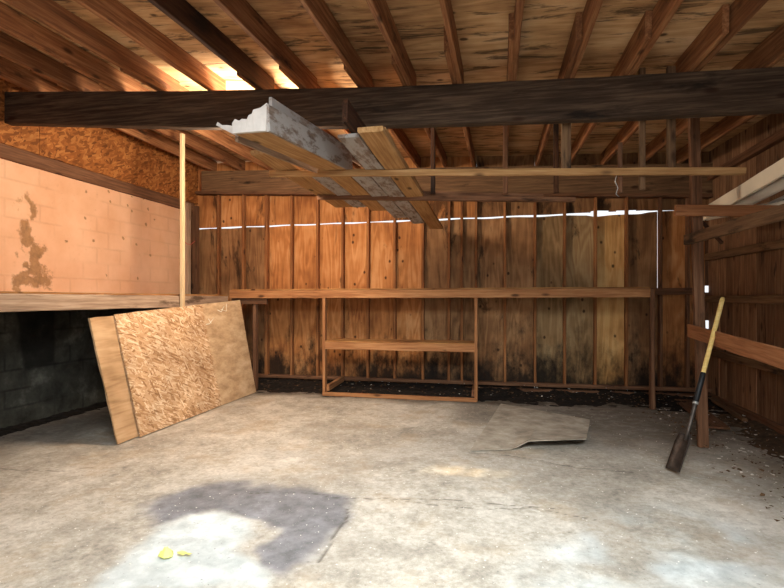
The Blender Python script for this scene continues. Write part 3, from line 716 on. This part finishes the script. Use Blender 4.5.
# blade: dished plate with rolled sides, facing the door
nb = Vector((-.98, -.16, .0)); nb = (nb - ax * nb.dot(ax)).normalized(); sb = ax.cross(nb).normalized()
def bl(th):
    V = []
    for j in range(9):
        t = j / 8 * .30
        for i in range(11):
            u = i / 10 * 2 - 1; w = .105 * (1 if j < 7 else 1 - (j - 6) * .12)
            V.append(P_(t) + sb * (u * w) + nb * (.022 * u**4 + .012 * u * u - .012 + (.02 * (1 - t / .30)) + th))
    return V
V = bl(.0015) + bl(-.0015); Fc = []; q = lambda s_, i, j: s_ * 99 + j * 11 + i
for j in range(8):
    for i in range(10):
        Fc.append((q(0,i,j), q(0,i+1,j), q(0,i+1,j+1), q(0,i,j+1))); Fc.append((q(1,i,j), q(1,i,j+1), q(1,i+1,j+1), q(1,i+1,j)))
for i in range(10):
    Fc.append((q(0,i,0), q(1,i,0), q(1,i+1,0), q(0,i+1,0))); Fc.append((q(0,i,8), q(0,i+1,8), q(1,i+1,8), q(1,i,8)))
for j in range(8):
    Fc.append((q(0,0,j), q(0,0,j+1), q(1,0,j+1), q(1,0,j))); Fc.append((q(0,10,j), q(1,10,j), q(1,10,j+1), q(0,10,j+1)))
mesh('blade', V, Fc, M['steel'], sv, None, True)

# ------------------------------------------------------------------ things on the floor
def slab_sheet():
    c = [at(470, 451, Z=.0), at(586, 447, Z=.0), at(590, 420, Z=.0), at(501, 404, Z=.0)]
    O = c[0].copy(); nu, nv = 20, 14; V, Fc = [], []
    for s_ in (0, 1):
        for j in range(nv + 1):
            for i in range(nu + 1):
                u, v = i / nu, j / nv; P = (c[0]*(1-u)+c[1]*u)*(1-v)+(c[3]*(1-u)+c[2]*u)*v
                lift = .006 + .068 * min(1, max(0, u - .36) / .14) * max(0, 1 - v * 1.15) ** 1.8
                V.append(P - O + Vector((random.gauss(0, .002), random.gauss(0, .002), lift - .006 * s_)))
    S = (nu+1)*(nv+1); q = lambda s_, i, j: s_*S + j*(nu+1) + i
    for j in range(nv):
        for i in range(nu): Fc += [(q(0,i,j), q(0,i+1,j), q(0,i+1,j+1), q(0,i,j+1)), (q(1,i,j), q(1,i,j+1), q(1,i+1,j+1), q(1,i+1,j))]
    for i in range(nu): Fc += [(q(0,i,0), q(1,i,0), q(1,i+1,0), q(0,i+1,0)), (q(0,i,nv), q(0,i+1,nv), q(1,i+1,nv), q(1,i,nv))]
    for j in range(nv): Fc += [(q(0,0,j), q(0,0,j+1), q(1,0,j+1), q(1,0,j)), (q(0,nu,j), q(1,nu,j), q(1,nu,j+1), q(0,nu,j+1))]
    o = mesh('floor_sheet', V, Fc, M['dust_sheet'], None, Matrix.Translation(O), False)
    tag(o, 'thin dusty sheet lying on the concrete with one front corner curling up', 'board')
slab_sheet()
a, b = at(684, 400, Z=.03), at(718, 428, Z=.03)
o = board('scrap_board', a, b, .22, .02, M['brown'], jit=.002); tag(o, 'flat scrap board lying on the floor behind the shovel', 'board')
a, b = at(700, 392, Z=.06), at(745, 420, Z=.05)
o = board('scrap_batten', a, b, .05, .03, M['header'], jit=.002); tag(o, 'thin batten on the dirt along the foot of the right wall', 'board')
a, b = at(570, 386, Z=.2), at(655, 383, Z=.2)
# soil under the back bench and along the walls
def soil_pos(U, V):
    h = .075 * sstep(BF + .02, YB - .05, V) + (fbm(U, V, 5, 81) - .5) * .09 + (fbm(U, V, 22, 87) - .5) * .035
    h = h * sstep(BF - .05 , BF + .18, V + (fbm(U, V, 4, 89) - .5) * .2) - .012
    return np.stack([U, V, h], -1)
o = grid('soil_bank', np.linspace(XL + .06, XR - .02, 260), np.linspace(BF - .1, YB - .002, 46), soil_pos, M['soil']); tag(o, 'black earth and debris heaped under the back bench', 'soil', None, 'stuff')
def soil_pos2(U, V):
    h = .06 * sstep(.0, .7, U - XR + .5 + (fbm(U, V, 2.5, 91) - .5) * .5) + (fbm(U, V, 8, 93) - .5) * .022 + (fbm(U, V, 30, 95) - .5) * .02
    return np.stack([U, V, np.where(U < XR - .8, -.03, h - .018)], -1)
o = grid('soil_strip', np.linspace(XR - .82, XR, 60), np.linspace(2.5, BF - .1, 220), soil_pos2, M['soil_brown']); tag(o, 'dark loose earth along the foot of the right wall', 'soil', None, 'stuff')
def soil_pos3(U, V):
    h = .05 * sstep(.0, .25, XL + .26 - U) + (fbm(U, V, 8, 97) - .5) * .04 + (fbm(U, V, 30, 99) - .5) * .02
    return np.stack([U, V, np.where(U > XL + .45, -.03, h - .026)], -1)
o = grid('soil_heap', np.linspace(XL + .0, XL + .55, 40), np.linspace(2.5, BF - .1, 200), soil_pos3, M['soil']); tag(o, 'dark dirt along the foot of the block wall under the bench', 'soil', None, 'stuff')
def litter(name, pts, smin, smax, mat, label, cat, flat=.25):
    V, Fc = [], []
    for (x, y, z) in pts:
        r = random.uniform(smin, smax); n = random.choice((4, 5, 5, 6)); k = len(V); a0 = random.random() * 6
        pl = [(math.cos(a0 + 2*PI*i/n) * r * random.uniform(.5, 1.1), math.sin(a0 + 2*PI*i/n) * r * random.uniform(.5, 1.1), random.uniform(0, r * flat)) for i in range(n)]
        V += [(x + p0, y + p1, z + p2) for p0, p1, p2 in pl] + [(x + p0, y + p1, z + p2 + .0012) for p0, p1, p2 in pl]
        Fc.append(tuple(k + i for i in reversed(range(n)))); Fc.append(tuple(k + n + i for i in range(n)))
        for i in range(n): Fc.append((k + i, k + (i+1) % n, k + n + (i+1) % n, k + n + i))
    o = mesh(name, V, Fc, mat); tag(o, label, cat, None, 'stuff')
pts = []
for _ in range(1600):
    x, y = random.uniform(-3.3, 2.6), 1.5 + 5 * random.random() ** 1.3
    pts.append((x, y, .004))
litter('paint_chips', pts, .002, .007, M['chip'], 'pale paint chips and grit scattered over the concrete', 'grit')
pts = [(random.uniform(1.6, 2.72), random.uniform(3.2, 7.2), random.uniform(.02, .05)) for _ in range(420)] + [(random.uniform(-3.8, 2.6), random.uniform(BF - .05, YB - .1), random.uniform(.03, .13)) for _ in range(420)]
litter('dry_leaves', pts, .006, .022, M['leaf'], 'dead leaves and dark litter along the walls', 'leaves', .8)
pts = [(random.uniform(-2.6, 2.5), random.uniform(BF - .02, YB - .1), random.uniform(.05, .12)) for _ in range(60)] + [(random.uniform(1.7, 2.7), random.uniform(3.4, 6.8), .04) for _ in range(120)]
litter('white_flakes', pts, .006, .022, M['chip'], 'white flakes scattered in the dirt along the walls', 'flakes', .5)
# yellow scrap
c = at(166, 556, Z=0); V, Fc = [], []
for ring, (r, z) in enumerate(((.045, .002), (.034, .02), (.018, .034), (.006, .045))):
    for i in range(9):
        q = 2*PI*i/9; rr = r * random.uniform(.7, 1.2); V.append((math.cos(q)*rr, math.sin(q)*rr*.8, z + random.uniform(-.004, .006) * (ring > 0)))
for ring in range(3):
    for i in range(9): k = ring*9; Fc.append((k+i, k+(i+1)%9, k+9+(i+1)%9, k+9+i))
Fc.append(tuple(range(27, 36))); Fc.append(tuple(reversed(range(9))))
for dx, dy, r in ((.075, .03, .03), (.11, .035, .022)):
    k = len(V); V += [(dx + math.cos(2*PI*i/6)*r*random.uniform(.6, 1.2), dy + math.sin(2*PI*i/6)*r*.6, .004 + random.uniform(0, .01)) for i in range(6)]; Fc.append(tuple(range(k, k+6)))
    Fc.append(tuple([5-0]) + ()) if False else None
o = mesh('crumpled_leaf', V, [f for f in Fc if f], M['yellow'], None, Matrix.Translation(c)); tag(o, 'small crumpled yellow leaf lying on the pale floor patch', 'leaf')
# red wire near the pale post
w_ = [at(183, 236, X=-4.3), at(184, 242, X=-4.3), at(188, 245, X=-4.35), at(192, 244, X=-4.4), at(195, 240, X=-4.45)]
pw = [Vector((p.x + .045, p.y, float(w_[0].z) + .03)) for p in (at(181, 300, X=-3.86),)]
o = tube('red_wire', [at(182, 234, X=-3.835), at(183, 240, X=-3.83), at(187, 244, X=-3.85), at(191, 244.5, X=-3.88), at(195, 241, X=-3.9)], .004, M['red'], None, 6); tag(o, 'thin red wire dangling from the pale post', 'wire')

# ------------------------------------------------------------------ unseen bulb added behind the beam, recreating the bright left wall and roof
LP = Vector((-2.37, 4.60, 2.99))
lamp = empty('hidden_bulb', LP); tag(lamp, 'added bare bulb out of sight behind the beam, brightening the left wall', 'lamp')
ms = NT('bulb_glass', .3); ms.b.inputs['Emission Color'].default_value = (1, .82, .6, 1); ms.b.inputs['Emission Strength'].default_value = 30; M['bulb'] = ms.m
tube('cord', [LP + Vector((0, 0, .13)), Vector((LP.x, LP.y, float(zroof(LP.x, LP.y)) + RH))], .004, M['black'], lamp, 6)
tube('socket', [LP + Vector((0, 0, .055)), LP + Vector((0, 0, .07)), LP + Vector((0, 0, .13))], [.014, .02, .016], M['black'], lamp, 12)
tube('bulb', [LP + Vector((0, 0, z)) for z in (-.05, -.045, -.03, 0, .03, .055)], [.004, .018, .028, .032, .024, .013], M['bulb'], lamp, 14)
ld = bpy.data.lights.new('hidden_bulb_light', 'POINT'); ld.energy = 265; ld.shadow_soft_size = .28; ld.color = (1.0, .84, .66)
lo_ = bpy.data.objects.new('hidden_bulb_light', ld); COL.objects.link(lo_); lo_.parent = lamp; lo_.location = (0, 0, -.06)
